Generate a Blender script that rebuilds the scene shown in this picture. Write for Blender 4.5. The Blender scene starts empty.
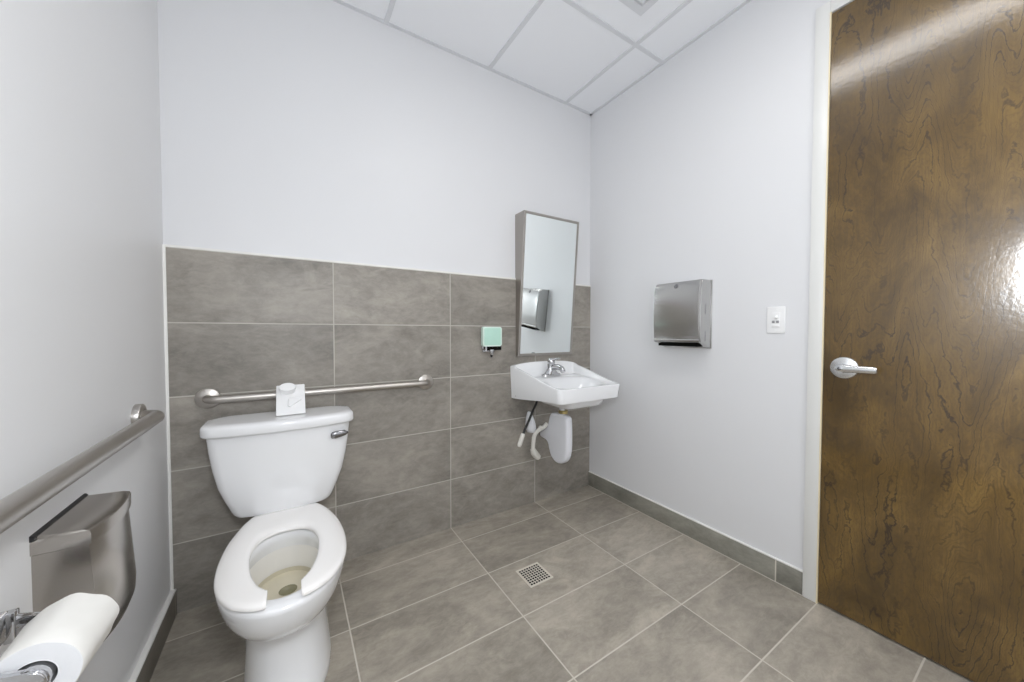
import bpy, bmesh, math, random
from mathutils import Vector, Matrix
R = math.radians
PI = math.pi
sc = bpy.context.scene
COL = sc.collection

# ------------------------------------------------------------------ room dimensions (metres)
XL, XR = -0.605, 1.728          # left wall, right wall (tile faces)
YF = -2.75                      # wall behind the photographer
ZC = 2.782                      # ceiling
TILE_T = 0.009                  # how far tile stands proud of the paint
WTOP = 1.508                    # top of the tiled part of the back wall

# ------------------------------------------------------------------ node helpers
class NT:
    def __init__(s, name):
        s.m = bpy.data.materials.new(name); s.m.use_nodes = True
        s.t = s.m.node_tree; s.n = s.t.nodes; s.l = s.t.links
        s.b = s.n['Principled BSDF']
    def node(s, typ, **kw):
        n = s.n.new(typ)
        for k, v in kw.items():
            if k == 'inp':
                for a, b in v.items(): n.inputs[a].default_value = b
            else: setattr(n, k, v)
        return n
    def link(s, a, b): s.l.new(a, b)
    def math(s, op, a, b=None, c=None):
        n = s.n.new('ShaderNodeMath'); n.operation = op
        for i, v in enumerate((a, b, c)):
            if v is None: continue
            if isinstance(v, (int, float)): n.inputs[i].default_value = v
            else: s.l.new(v, n.inputs[i])
        return n.outputs[0]
    def ramp(s, fac, stops):
        n = s.n.new('ShaderNodeValToRGB'); e = n.color_ramp.elements
        while len(e) < len(stops): e.new(0.5)
        for i, (p, c) in enumerate(stops):
            e[i].position = p; e[i].color = (*c, 1) if len(c) == 3 else c
        s.l.new(fac, n.inputs[0]); return n.outputs[0]
    def mix(s, fac, a, b, mode='MIX'):
        n = s.n.new('ShaderNodeMix'); n.data_type = 'RGBA'; n.blend_type = mode
        for i, v in ((0, fac), (6, a), (7, b)):
            if isinstance(v, (int, float)): n.inputs[i].default_value = v
            elif isinstance(v, tuple): n.inputs[i].default_value = (*v, 1) if len(v) == 3 else v
            else: s.l.new(v, n.inputs[i])
        return n.outputs[2]
    def noise(s, vec, scale, detail=4, rough=.55, dist=0.0):
        n = s.n.new('ShaderNodeTexNoise')
        n.inputs['Scale'].default_value = scale; n.inputs['Detail'].default_value = detail
        n.inputs['Roughness'].default_value = rough; n.inputs['Distortion'].default_value = dist
        if vec is not None: s.l.new(vec, n.inputs['Vector'])
        return n.outputs['Fac']
    def bump(s, h, strength=.2, dist=.002):
        n = s.n.new('ShaderNodeBump'); n.inputs['Strength'].default_value = strength
        n.inputs['Distance'].default_value = dist
        s.l.new(h, n.inputs['Height']); s.l.new(n.outputs[0], s.b.inputs['Normal'])

def plain(name, col, rough=.5, metal=0.0, spec=.5, coat=0.0, var=0.0, scale=6):
    k = NT(name); b = k.b
    b.inputs['Base Color'].default_value = (*col, 1); b.inputs['Roughness'].default_value = rough
    b.inputs['Metallic'].default_value = metal; b.inputs['Specular IOR Level'].default_value = spec
    b.inputs['Coat Weight'].default_value = coat; b.inputs['Coat Roughness'].default_value = .05
    if var:
        tc = k.node('ShaderNodeTexCoord')
        f = k.noise(tc.outputs['Object'], scale, 3)
        k.link(k.mix(f, tuple(c * (1 - var) for c in col), tuple(min(1, c * (1 + var)) for c in col)), b.inputs['Base Color'])
    return k.m

def paint(name, col, rough=.42):
    k = NT(name); b = k.b
    tc = k.node('ShaderNodeTexCoord')
    f = k.noise(tc.outputs['Object'], 1.5, 2)
    k.link(k.mix(f, tuple(c * .985 for c in col), tuple(c * 1.01 for c in col)), b.inputs['Base Color'])
    b.inputs['Roughness'].default_value = rough
    b.inputs['Specular IOR Level'].default_value = .4
    k.bump(k.noise(tc.outputs['Object'], 260, 2), .06, .001)
    return k.m

def tile_mat(name, ua, va, u0, us, v0, vs, base=1.0, gw=.0046, grout=(.60, .56, .49), tint=(1.04, 1.0, .93)):
    """grey cloudy porcelain, long tiles us x vs on the plane of axes ua, va; light grout lines."""
    k = NT(name); b = k.b
    tc = k.node('ShaderNodeTexCoord'); sep = k.node('ShaderNodeSeparateXYZ')
    k.link(tc.outputs['Object'], sep.inputs[0])
    U, V = sep.outputs[ua], sep.outputs[va]
    cu = k.math('DIVIDE', k.math('SUBTRACT', U, u0), us)
    cv = k.math('DIVIDE', k.math('SUBTRACT', V, v0), vs)
    iu, iv = k.math('FLOOR', cu), k.math('FLOOR', cv)
    fu, fv = k.math('FRACT', cu), k.math('FRACT', cv)
    def edge(f, s):
        d = k.math('MINIMUM', f, k.math('SUBTRACT', 1.0, f))
        return k.math('MULTIPLY', d, s)
    d = k.math('MINIMUM', edge(fu, us), edge(fv, vs))
    mr = k.node('ShaderNodeMapRange', interpolation_type='SMOOTHSTEP')
    mr.inputs['From Min'].default_value = gw * .5 - .0006; mr.inputs['From Max'].default_value = gw * .5 + .0012
    k.link(d, mr.inputs['Value']); tilef = mr.outputs[0]
    cell = k.node('ShaderNodeCombineXYZ'); k.link(iu, cell.inputs[0]); k.link(iv, cell.inputs[1])
    wn = k.node('ShaderNodeTexWhiteNoise'); k.link(cell.outputs[0], wn.inputs['Vector'])
    off = k.node('ShaderNodeVectorMath', operation='SCALE'); off.inputs['Scale'].default_value = 9.0
    k.link(wn.outputs['Color'], off.inputs[0])
    # stretch pattern along the long side
    p2 = k.node('ShaderNodeCombineXYZ')
    k.link(k.math('MULTIPLY', U, .55), p2.inputs[0]); k.link(V, p2.inputs[1])
    add = k.node('ShaderNodeVectorMath', operation='ADD')
    k.link(p2.outputs[0], add.inputs[0]); k.link(off.outputs[0], add.inputs[1])
    P = add.outputs[0]
    cloud = k.noise(P, 4.5, 6, .62, .8)
    fine = k.noise(P, 30, 6, .78, .4)
    streak = k.noise(P, 6.5, 8, .7, .9)
    c1 = k.ramp(cloud, [(.30, (.215, .200, .180)), (.48, (.305, .286, .258)), (.68, (.43, .402, .362))])
    c2 = k.mix(k.ramp(fine, [(.40, (0, 0, 0)), (.62, (1, 1, 1))]), k.mix(.5, c1, (.17, .16, .145)), k.mix(.6, c1, (.44, .415, .375)))
    c2 = k.mix(.46, c1, c2)
    sm = k.ramp(streak, [(.54, (0, 0, 0)), (.68, (1, 1, 1)), (.80, (.6, .6, .6))])
    c3 = k.mix(k.math('MULTIPLY', sm, .36), c2, (.52, .485, .43))
    dk = k.ramp(k.noise(P, 5.5, 7, .72, 1.0), [(.60, (0, 0, 0)), (.70, (1, 1, 1))])
    c4 = k.mix(k.math('MULTIPLY', dk, .45), c3, (.19, .18, .165))
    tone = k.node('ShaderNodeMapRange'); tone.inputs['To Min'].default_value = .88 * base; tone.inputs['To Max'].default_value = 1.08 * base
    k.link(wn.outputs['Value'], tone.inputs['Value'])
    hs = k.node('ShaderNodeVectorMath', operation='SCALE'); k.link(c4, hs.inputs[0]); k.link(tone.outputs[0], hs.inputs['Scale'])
    k.link(k.mix(tilef, grout, k.mix(1.0, hs.outputs[0], tint, 'MULTIPLY')), b.inputs['Base Color'])
    rr = k.node('ShaderNodeMapRange'); rr.inputs['To Min'].default_value = .8; rr.inputs['To Max'].default_value = .43
    k.link(tilef, rr.inputs['Value']); k.link(rr.outputs[0], b.inputs['Roughness'])
    b.inputs['Specular IOR Level'].default_value = .4
    h = k.math('ADD', k.math('MULTIPLY', tilef, .6), k.math('MULTIPLY', fine, .12))
    k.bump(h, .5, .0015)
    return k.m

def steel(name, axis=2, col=(.62, .60, .565), rough=.27, amount=.10, scale=220):
    """brushed stainless: fine streaks running across the given axis."""
    k = NT(name); b = k.b
    b.inputs['Metallic'].default_value = 1.0
    tc = k.node('ShaderNodeTexCoord'); mp = k.node('ShaderNodeMapping')
    s = [scale] * 3; s[axis] = 2.5; mp.inputs['Scale'].default_value = s
    k.link(tc.outputs['Object'], mp.inputs[0])
    f = k.noise(mp.outputs[0], 1.0, 4, .6)
    k.link(k.mix(f, tuple(c * .93 for c in col), tuple(min(1, c * 1.06) for c in col)), b.inputs['Base Color'])
    mr = k.node('ShaderNodeMapRange'); mr.inputs['To Min'].default_value = rough - amount * .5; mr.inputs['To Max'].default_value = rough + amount * .5
    k.link(f, mr.inputs['Value']); k.link(mr.outputs[0], b.inputs['Roughness'])
    k.bump(f, .006, .0004)
    return k.m

def wood_mat(name):
    """dark stained flat-cut veneer: vertical grain, cathedral figure drawn as thin dark lines, clear varnish."""
    k = NT(name); b = k.b
    tc = k.node('ShaderNodeTexCoord'); sep = k.node('ShaderNodeSeparateXYZ'); k.link(tc.outputs['Object'], sep.inputs[0])
    y, z = sep.outputs[1], sep.outputs[2]
    def vec(a, bb, o=0.0):
        c = k.node('ShaderNodeCombineXYZ'); k.link(k.math('MULTIPLY', y, a), c.inputs[0]); k.link(k.math('MULTIPLY', z, bb), c.inputs[1]); c.inputs[2].default_value = o
        return c.outputs[0]
    # a slow height field; its contour lines are the figure
    big = k.noise(vec(4.8, .62, 3.1), 1.0, 2, .5, .25)
    wob = k.noise(vec(24, 14, 1.7), 1.0, 4, .65, .5)
    fld = k.math('ADD', k.math('ADD', big, k.math('MULTIPLY', wob, .06)), k.math('MULTIPLY', z, .12))
    ph = k.math('FRACT', k.math('MULTIPLY', fld, 30))
    tri = k.math('ABSOLUTE', k.math('SUBTRACT', ph, .5))
    line = k.ramp(tri, [(0.0, (1, 1, 1)), (.04, (.75, .75, .75)), (.10, (0, 0, 0))])
    ph2 = k.math('FRACT', k.math('MULTIPLY', fld, 90))
    line2 = k.ramp(k.math('ABSOLUTE', k.math('SUBTRACT', ph2, .5)), [(0.0, (1, 1, 1)), (.3, (0, 0, 0))])
    where = k.ramp(k.noise(vec(6.5, 1.6, 9.0), 1.0, 4, .6), [(.42, (0, 0, 0)), (.60, (1, 1, 1))])
    fibre = k.noise(vec(150, 6, 0), 1.0, 5, .6, .2)
    blotch = k.noise(vec(5.0, 2.4, 5.0), 1.0, 6, .66, .8)
    c = k.ramp(blotch, [(.28, (.054, .029, .0045)), (.5, (.126, .072, .0140)), (.72, (.225, .136, .032))])
    c = k.mix(k.math('MULTIPLY', k.ramp(fibre, [(.35, (1, 1, 1)), (.65, (0, 0, 0))]), .34), c, (.066, .038, .011))
    c = k.mix(k.math('MULTIPLY', line2, .34), c, (.06, .034, .012))
    c = k.mix(k.math('MULTIPLY', line, k.math('MULTIPLY_ADD', where, .74, .10)), c, (.022, .012, .006))
    k.link(c, b.inputs['Base Color'])
    b.inputs['Roughness'].default_value = .42
    b.inputs['Specular IOR Level'].default_value = .22
    b.inputs['Coat Weight'].default_value = 1.0; b.inputs['Coat IOR'].default_value = 1.56; b.inputs['Coat Roughness'].default_value = .145
    h = k.math('ADD', k.math('MULTIPLY', line, -.06), k.noise(vec(75, 60, 2.0), 1.0, 3, .55))
    n = k.node('ShaderNodeBump'); n.inputs['Strength'].default_value = .17; n.inputs['Distance'].default_value = .0014
    k.link(h, n.inputs['Height']); k.link(n.outputs[0], b.inputs['Normal']); k.link(n.outputs[0], b.inputs['Coat Normal'])
    return k.m

def emis(name, col, s):
    k = NT(name); b = k.b
    b.inputs['Base Color'].default_value = (.9, .9, .9, 1)
    b.inputs['Emission Color'].default_value = (*col, 1); b.inputs['Emission Strength'].default_value = s
    return k.m

M = {}
M['paint_b'] = paint('pale_lavender_wall_paint', (.74, .743, .757))
M['paint_l'] = paint('pale_grey_wall_paint', (.755, .755, .76))
M['tile_wall'] = tile_mat('grey_porcelain_wall_tile', 0, 2, 0.0, .613, .2913 - .3041, .3041, .89, gw=.0040, tint=(1.02, 1.0, .975), grout=(.52, .495, .445))
M['tile_floor'] = tile_mat('taupe_porcelain_floor_tile', 0, 1, 0.0, .613, -.160, .3058, 1.12)
M['tile_base_r'] = tile_mat('grey_porcelain_base_tile', 1, 2, -1.228, 1.23, -.11, .6, .82, tint=(.97, 1.0, .95))
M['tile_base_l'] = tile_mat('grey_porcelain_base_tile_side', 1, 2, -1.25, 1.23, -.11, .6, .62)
M['grout'] = plain('pale_floor_grout', (.60, .56, .49), .8, var=.04, scale=30)
M['caulk'] = plain('white_caulk', (.84, .83, .80), .6, var=.04, scale=30)
M['ceil'] = paint('white_vinyl_ceiling_panel', (.88, .89, .915), .55)
M['grid'] = plain('white_enamel_ceiling_grid', (.70, .71, .735), .45, var=.01)
M['porcelain'] = plain('white_vitreous_china', (.84, .845, .855), .10, spec=.5, coat=.5, var=.008, scale=3)
M['porcelain_in'] = plain('white_china_of_bowl_inside', (.82, .80, .755), .14, spec=.5, coat=.4, var=.02, scale=8)
M['seat'] = plain('white_seat_plastic', (.92, .90, .88), .18, coat=.3, var=.008)
M['stain'] = plain('yellowed_bowl_water', (.62, .57, .44), .06, var=.10, scale=16)
M['dark'] = plain('dark_void', (.005, .005, .004), .9, spec=.1, var=.2)
M['olive'] = plain('olive_trap_water', (.20, .185, .10), .08, var=.3, scale=30)
M['steel_x'] = steel('brushed_steel_bar', 0, (.50, .47, .435), .36, .04, 90)
M['steel_y'] = steel('brushed_steel_rail', 1, (.50, .475, .445), .32, .04, 90)
M['steel_z'] = steel('brushed_steel_sheet', 1, (.52, .515, .505), .25, .08, 260)
M['steel_bin'] = steel('brushed_steel_bin', 1, (.46, .43, .395), .22, .06, 260)
M['steel_frame'] = steel('satin_steel_frame', 0, (.42, .395, .365), .34)
M['chrome'] = plain('polished_chrome', (.58, .58, .59), .07, 1.0, var=.02)
M['satin'] = plain('satin_chrome_lever', (.80, .81, .82), .24, 1.0, var=.02)
M['darkchrome'] = plain('dark_chrome', (.26, .26, .27), .22, 1.0, var=.04)  # one even darker chrome tone for flush lever, rivet and lock
M['mirror'] = plain('silvered_mirror_glass', (.90, .945, .94), .015, 1.0, var=.002)
M['wood'] = wood_mat('dark_stained_birch_veneer')
M['frame'] = plain('white_enamel_door_frame', (.74, .74, .72), .30, var=.01)
M['cream'] = plain('cream_door_stop_edge', (.80, .70, .48), .4, var=.02)
M['plastic'] = plain('white_plastic', (.86, .86, .86), .35, var=.01)
M['trapwhite'] = plain('white_vinyl_cover', (.80, .81, .85), .45, var=.02)
M['bone'] = plain('bone_plastic_pipe', (.72, .70, .65), .4, var=.05, scale=40)
M['brass'] = plain('brass_nut', (.55, .45, .20), .3, 1.0, var=.08, scale=60)
M['black'] = plain('black_rubber', (.015, .015, .016), .5, var=.2)
M['grey'] = plain('grey_plastic_button', (.28, .28, .29), .4, var=.05)
M['mint'] = plain('mint_soap_reservoir', (.50, .76, .65), .3, var=.04, scale=14)
M['mintedge'] = plain('pale_mint_plastic_rim', (.70, .86, .77), .35, var=.03)
M['paper'] = plain('white_tissue_paper', (.76, .745, .71), .9, spec=.2, var=.02, scale=60)
M['paperend'] = plain('white_tissue_roll_end', (.74, .745, .76), .9, spec=.2, var=.02, scale=120)
M['card'] = plain('brown_cardboard_core', (.35, .27, .18), .8, var=.05)
M['drain'] = plain('pale_cast_drain_metal', (.66, .62, .54), .5, 0.0, var=.08, scale=60)
M['lens'] = emis('lit_lamp_diffuser', (1.0, .98, .955), 16.0)

# ------------------------------------------------------------------ mesh helpers
def obj(name, bm, mat, parent=None, smooth=35, kind=None, mats=None):
    me = bpy.data.meshes.new(name)
    bmesh.ops.remove_doubles(bm, verts=bm.verts, dist=1e-6)
    bmesh.ops.recalc_face_normals(bm, faces=bm.faces)
    bm.to_mesh(me); bm.free()
    for m in (mats or [mat]): me.materials.append(m)
    if smooth:
        for p in me.polygons: p.use_smooth = True
        me.set_sharp_from_angle(angle=R(smooth))
    o = bpy.data.objects.new(name, me); COL.objects.link(o)
    if parent is not None:
        o.parent = parent
        o.matrix_parent_inverse = Matrix.Translation(parent.location).inverted()
    if kind: o['kind'] = kind
    return o
def thing(name, label, cat, loc, group=None):
    o = bpy.data.objects.new(name, None); COL.objects.link(o)
    o.empty_display_size = .05
    o.location = loc; o['label'] = label; o['category'] = cat
    if group: o['group'] = group
    return o
def box(bm, x0, x1, y0, y1, z0, z1, bev=0.0, seg=2):
    vs = [bm.verts.new((x, y, z)) for x in (x0, x1) for y in (y0, y1) for z in (z0, z1)]
    fs = [(0, 1, 3, 2), (4, 6, 7, 5), (0, 4, 5, 1), (2, 3, 7, 6), (0, 2, 6, 4), (1, 5, 7, 3)]
    F = [bm.faces.new([vs[i] for i in f]) for f in fs]
    if bev:
        es = list({e for f in F for e in f.edges})
        bmesh.ops.bevel(bm, geom=es, offset=bev, segments=seg, profile=.5, affect='EDGES')
    return bm
def B(*a, **k): return box(bmesh.new(), *a, **k)
def loft(bm, rings, cap0=True, cap1=True, closed=True):
    V = [[bm.verts.new(p) for p in r] for r in rings]
    n = len(V[0])
    for a, b in zip(V, V[1:]):
        for i in range(n if closed else n - 1):
            j = (i + 1) % n
            try: bm.faces.new((a[i], a[j], b[j], b[i]))
            except ValueError: pass
    if cap0: bm.faces.new(V[0])
    if cap1: bm.faces.new(V[-1])
    return V
def catmull(pts, per=8, closed=False):
    P = [Vector(p) for p in pts]; n = len(P); out = []
    rng = n if closed else n - 1
    for i in range(rng):
        p0 = P[(i - 1) % n] if closed or i > 0 else P[0] * 2 - P[1]
        p1, p2 = P[i], P[(i + 1) % n]
        p3 = P[(i + 2) % n] if closed or i + 2 < n else P[-1] * 2 - P[-2]
        for k in range(per):
            t = k / per
            out.append(.5 * ((2 * p1) + (p2 - p0) * t + (2 * p0 - 5 * p1 + 4 * p2 - p3) * t * t + (3 * p1 - p0 - 3 * p2 + p3) * t ** 3))
    if not closed: out.append(P[-1])
    return out
def tube(bm, pts, rad, n=16, cap=True):
    P = [Vector(p) for p in pts]; N = len(P)
    rads = rad if isinstance(rad, (list, tuple)) else [rad] * N
    T = []
    for i in range(N):
        a = P[max(i - 1, 0)]; b = P[min(i + 1, N - 1)]
        T.append((b - a).normalized())
    up = Vector((0, 0, 1)) if abs(T[0].z) < .9 else Vector((1, 0, 0))
    s = T[0].cross(up).normalized(); rings = []
    for i in range(N):
        s = (s - T[i] * s.dot(T[i])).normalized(); u = T[i].cross(s)
        rings.append([P[i] + (s * math.cos(2 * PI * k / n) + u * math.sin(2 * PI * k / n)) * rads[i] for k in range(n)])
    loft(bm, rings, cap, cap); return bm
def lathe(bm, prof, origin, axis, n=32):
    """prof: (radius, height) pairs along axis from origin."""
    o = Vector(origin); a = Vector(axis).normalized()
    s = a.orthogonal().normalized(); u = a.cross(s)
    rings = []
    for r, h in prof:
        rings.append([o + a * h + (s * math.cos(2 * PI * k / n) + u * math.sin(2 * PI * k / n)) * max(r, 1e-4) for k in range(n)])
    loft(bm, rings, True, True); return bm
def prism(bm, poly, fn, t0, t1, bev=0.0):
    """extrude 2-D outline; fn(a, b, t) -> 3-D point."""
    V0 = [bm.verts.new(fn(a, b, t0)) for a, b in poly]; V1 = [bm.verts.new(fn(a, b, t1)) for a, b in poly]
    n = len(poly); F = [bm.faces.new(V0), bm.faces.new(V1)]
    for i in range(n): F.append(bm.faces.new((V0[i], V0[(i + 1) % n], V1[(i + 1) % n], V1[i])))
    if bev:
        es = list({e for f in F[:2] for e in f.edges})
        bmesh.ops.bevel(bm, geom=es, offset=bev, segments=3, profile=.5, affect='EDGES')
    return bm
def rrect(x0, x1, y0, y1, r, n=6):
    pts = []
    for cx, cy, a0 in ((x1 - r, y1 - r, 0), (x0 + r, y1 - r, 90), (x0 + r, y0 + r, 180), (x1 - r, y0 + r, 270)):
        for k in range(n + 1):
            a = R(a0 + 90 * k / n); pts.append((cx + r * math.cos(a), cy + r * math.sin(a)))
    return pts

# ------------------------------------------------------------------ the setting
def struct(name, bm, mat, parent=None, smooth=35): return obj(name, bm, mat, parent, smooth, 'structure')
XP_L, XP_R, YP_B = XL - .007, XR + TILE_T, TILE_T       # paint planes
fl = struct('floor', B(XL - .2, XR + .2, YF - .2, .2, -.12, 0), M['tile_floor'])
wb = struct('wall_back', B(XL - .12, XR + .14, YP_B, .15, -.02, ZC + .12), M['paint_b'])
wt = struct('tile_wainscot', B(XL - .002, XR + TILE_T, 0, YP_B + .004, 0, WTOP), M['tile_wall'], wb)
struct('trim_1', B(XL, XR + TILE_T, -.001, YP_B + .003, WTOP, WTOP + .010, bev=.002), M['caulk'], wb)
wl = struct('wall_left', B(XL - .15, XP_L, YF - .1, YP_B + .05, -.02, ZC + .12), M['paint_l'])
struct('trim_2', B(XP_L - .002, XL + .002, -.004, .006, .095, WTOP + .008, bev=.002), M['caulk'], wl)
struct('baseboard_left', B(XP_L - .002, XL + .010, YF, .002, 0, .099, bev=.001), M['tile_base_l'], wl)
struct('trim_3', B(XP_L - .002, XL + .010, YF, -.001, .099, .107, bev=.002), M['caulk'], wl)
DY0, DY1, DZ1 = -1.382, -2.305, 2.486            # door opening
bm = bmesh.new()
box(bm, XP_R, XR + .16, DY0, YP_B + .05, -.02, ZC + .12)
box(bm, XP_R, XR + .16, YF - .1, DY1, -.02, ZC + .12)
box(bm, XP_R, XR + .16, DY1, DY0, DZ1, ZC + .12)
wr = struct('wall_right', bm, M['paint_b'])
struct('baseboard_right', B(XR, XP_R + .004, -1.338, 0, 0, .102, bev=.001), M['tile_base_r'], wr)
struct('trim_8', B(XR - .0045, XR + .001, -1.338, -.001, 0, .0016), M['grout'], wr)
struct('trim_4', B(XR, XP_R + .003, -1.338, 0, .102, .109, bev=.002), M['caulk'], wr)
wf = struct('wall_front', B(XL - .12, XR + .14, YF - .15, YF, -.02, ZC + .12), M['paint_b'])

# ceiling: vinyl lay-in panels in a T-bar grid
GX = [-.348, .262, .872, 1.482]; GY = [-.600, -1.210, -1.820, -2.430]
LX0, LX1, LY0, LY1 = .620, .860, -2.300, -1.000           # opening of the lamp
AX0, AX1, AY0, AY1 = 1.000, 1.352, -1.086, -.734          # opening of the air diffuser
bm = bmesh.new()
def panel(x0, x1, y0, y1): box(bm, x0, x1, y0, y1, ZC, ZC + .016)
xs = [XL - .02] + GX + [XR + .03]; ys = [.03] + GY + [YF - .03]
for i in range(len(xs) - 1):
    for j in range(len(ys) - 1):
        x0, x1, y1, y0 = xs[i], xs[i + 1], ys[j], ys[j + 1]
        if abs(x0 - .872) < .01 and j == 1:
            panel(x0, AX0, y0, y1); panel(AX1, x1, y0, y1); panel(AX0, AX1, y0, AY0); panel(AX0, AX1, AY1, y1)
        else: panel(x0, x1, y0, y1)
cl = struct('ceiling', bm, M['ceil'], smooth=0)
bm = bmesh.new()
for gx in GX: box(bm, gx - .012, gx + .012, YF, YP_B, ZC - .006, ZC + .001, bev=.0012, seg=1)
for gy in GY: box(bm, XL, XP_R, gy - .0125, gy + .0125, ZC - .0065, ZC + .001, bev=.0012, seg=1)
box(bm, XL, XL + .02, YF, YP_B, ZC - .004, ZC + .001); box(bm, XP_R - .02, XP_R, YF, YP_B, ZC - .004, ZC + .001)
box(bm, XL, XP_R, YP_B - .02, YP_B, ZC - .004, ZC + .001); box(bm, XL, XP_R, YF, YF + .02, ZC - .004, ZC + .001)
struct('ceiling_grid', bm, M['grid'], cl, smooth=0)
struct('ceiling_plenum', B(XL - .1, XR + .1, YF - .1, .1, ZC + .05, ZC + .10), M['ceil'], cl, smooth=0)

# door frame and door
bm = bmesh.new(); fx = XR - .006
box(bm, fx, XR + .12, DY0, DY0 + .050, 0, DZ1 + .050, bev=.0025)
box(bm, fx, XR + .12, DY1 - .050, DY1, 0, DZ1 + .050, bev=.0025)
box(bm, fx, XR + .12, DY1, DY0, DZ1, DZ1 + .050, bev=.0025)
struct('trim_5', bm, M['frame'], wr)
struct('trim_7', B(fx - .0008, fx + .05, DY0 - .0030, DY0 + .0022, 0, DZ1 + .0022, bev=.0006, seg=1), M['cream'], wr)
bm = B(XR - .002, XR + .043, DY1 + .003, DY0 - .0035, .008, DZ1 - .004, bev=.0015, seg=1)
dr = struct('door_1', bm, M['wood'])
bm = B(XR + .06, XR + .11, DY1, DY0, 0, DZ1)
struct('door_gap_shade', bm, M['dark'], wr)  # near-black sheet behind the leaf, painted shade for the door gaps
# door lever set
hy, hz, hx = -1.452, 1.0235, XR - .002
ds = obj('door_handle', lathe(bmesh.new(), [(.0435, 0), (.0445, .002), (.0445, .005), (.042, .0085), (.032, .011), (.018, .0125), (.0165, .014)], (hx, hy, hz), (-1, 0, 0), 40), M['satin'], dr)
obj('lever', None or (lambda b: (tube(b, [(hx - .012, hy, hz), (hx - .03, hy, hz), (hx - .052, hy, hz)], [.017, .017, .0165], 24),
    loft(b, [[(hx - .047 + dx * .5, hy + .013 - s * 1.0, hz + dz * h) for dx, dz in [(math.cos(2 * PI * q / 16) * .018, math.sin(2 * PI * q / 16)) for q in range(16)]]
             for s, h in [(0.0, .008), (.006, .0150), (.02, .0160), (.045, .0148), (.08, .0142), (.112, .0140), (.118, .0105)]]), b)[-1])(bmesh.new()), M['satin'], ds)
obj('lever_rivet', lathe(bmesh.new(), [(.0065, 0), (.0065, .002), (.004, .0032)], (hx - .0555, hy, hz), (-1, 0, 0), 20), M['darkchrome'], ds)

# ------------------------------------------------------------------ ceiling things
t = thing('ceiling_lamp', 'lit strip lamp under the white tiled ceiling', 'light', ((LX0 + LX1) / 2, (LY0 + LY1) / 2, ZC - .004))
bm = bmesh.new()
for a in ((LX0, LX0 + .012, LY0, LY1), (LX1 - .012, LX1, LY0, LY1), (LX0, LX1, LY0, LY0 + .012), (LX0, LX1, LY1 - .012, LY1)):
    box(bm, *a, ZC - .034, ZC)
obj('frame', bm, M['grid'], t)
obj('diffuser', B(LX0 + .010, LX1 - .010, LY0 + .010, LY1 - .010, ZC - .031, ZC - .004), M['lens'], t)

t = thing('air_diffuser', 'square white stepped air vent set in a ceiling tile', 'vent', ((AX0 + AX1) / 2, (AY0 + AY1) / 2, ZC - .02))
cx, cy = (AX0 + AX1) / 2, (AY0 + AY1) / 2
def sq(h, z): return [(cx - h, cy - h, z), (cx + h, cy - h, z), (cx + h, cy + h, z), (cx - h, cy + h, z)]
bm = bmesh.new()
H0 = (AX1 - AX0) / 2
loft(bm, [sq(H0 + .002, ZC + .02), sq(H0 + .002, ZC - .003), sq(H0 - .001, ZC - .006), sq(H0 - .038, ZC - .005), sq(H0 - .046, ZC + .012), sq(H0 - .046, ZC + .04)], False, False)
obj('frame', bm, M['grid'], t, smooth=0)
for i, (a, b2) in enumerate(((.126, .098), (.090, .062), (.054, .026))):
    bm = bmesh.new()
    loft(bm, [sq(a, ZC - .008), sq(b2, ZC + .014), sq(b2 - .002, ZC + .014), sq(a - .004, ZC - .010), sq(a, ZC - .008)], False, False)
    obj('louver_ring', bm, M['grid'], t, smooth=0)
bm = bmesh.new(); lathe(bm, [(.006, 0), (.010, .004), (.010, .012)], (cx, cy, ZC - .008), (0, 0, 1), 16)
obj('damper_knob', bm, M['plastic'], t)
obj('duct', B(cx - H0 + .03, cx + H0 - .03, cy - H0 + .03, cy + H0 - .03, ZC + .038, ZC + .045), M['grey'], t)

# ------------------------------------------------------------------ grab bars
def flange(p, axis, r=.0385):
    return lathe(bmesh.new(), [(r, 0), (r, .003), (r - .0015, .0065), (r - .006, .009), (.026, .0105), (.0215, .012)], p, axis, 36)
def arc(c, r, a0, a1, f, n=10): return [f(c[0] + r * math.cos(R(a0 + (a1 - a0) * k / n)), c[1] + r * math.sin(R(a0 + (a1 - a0) * k / n))) for k in range(n + 1)]
bz = .8845; by = -.058; bx0, bx1 = -.482, .462; rr = .040
t = thing('grab_bar', 'straight steel grab bar on the tiled wall above the toilet tank', 'grab bar', ((bx0 + bx1) / 2, 0, bz))
pts = [(bx0, 0.0, bz), (bx0, by + rr - .005, bz)] + arc((bx0 + rr, by + rr), rr, 180, 270, lambda a, b: (a, b, bz)) + \
      [(bx0 + rr + (bx1 - bx0 - 2 * rr) * k / 12, by, bz) for k in range(1, 12)] + arc((bx1 - rr, by + rr), rr, 270, 360, lambda a, b: (a, b, bz)) + [(bx1, by + rr + .005, bz), (bx1, 0.0, bz)]
obj('bar', tube(bmesh.new(), pts, .0165, 24), M['steel_x'], t)
for x in (bx0, bx1): obj('flange', flange((x, 0, bz), (0, -1, 0), .0435), M['steel_x'], t)

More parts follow.
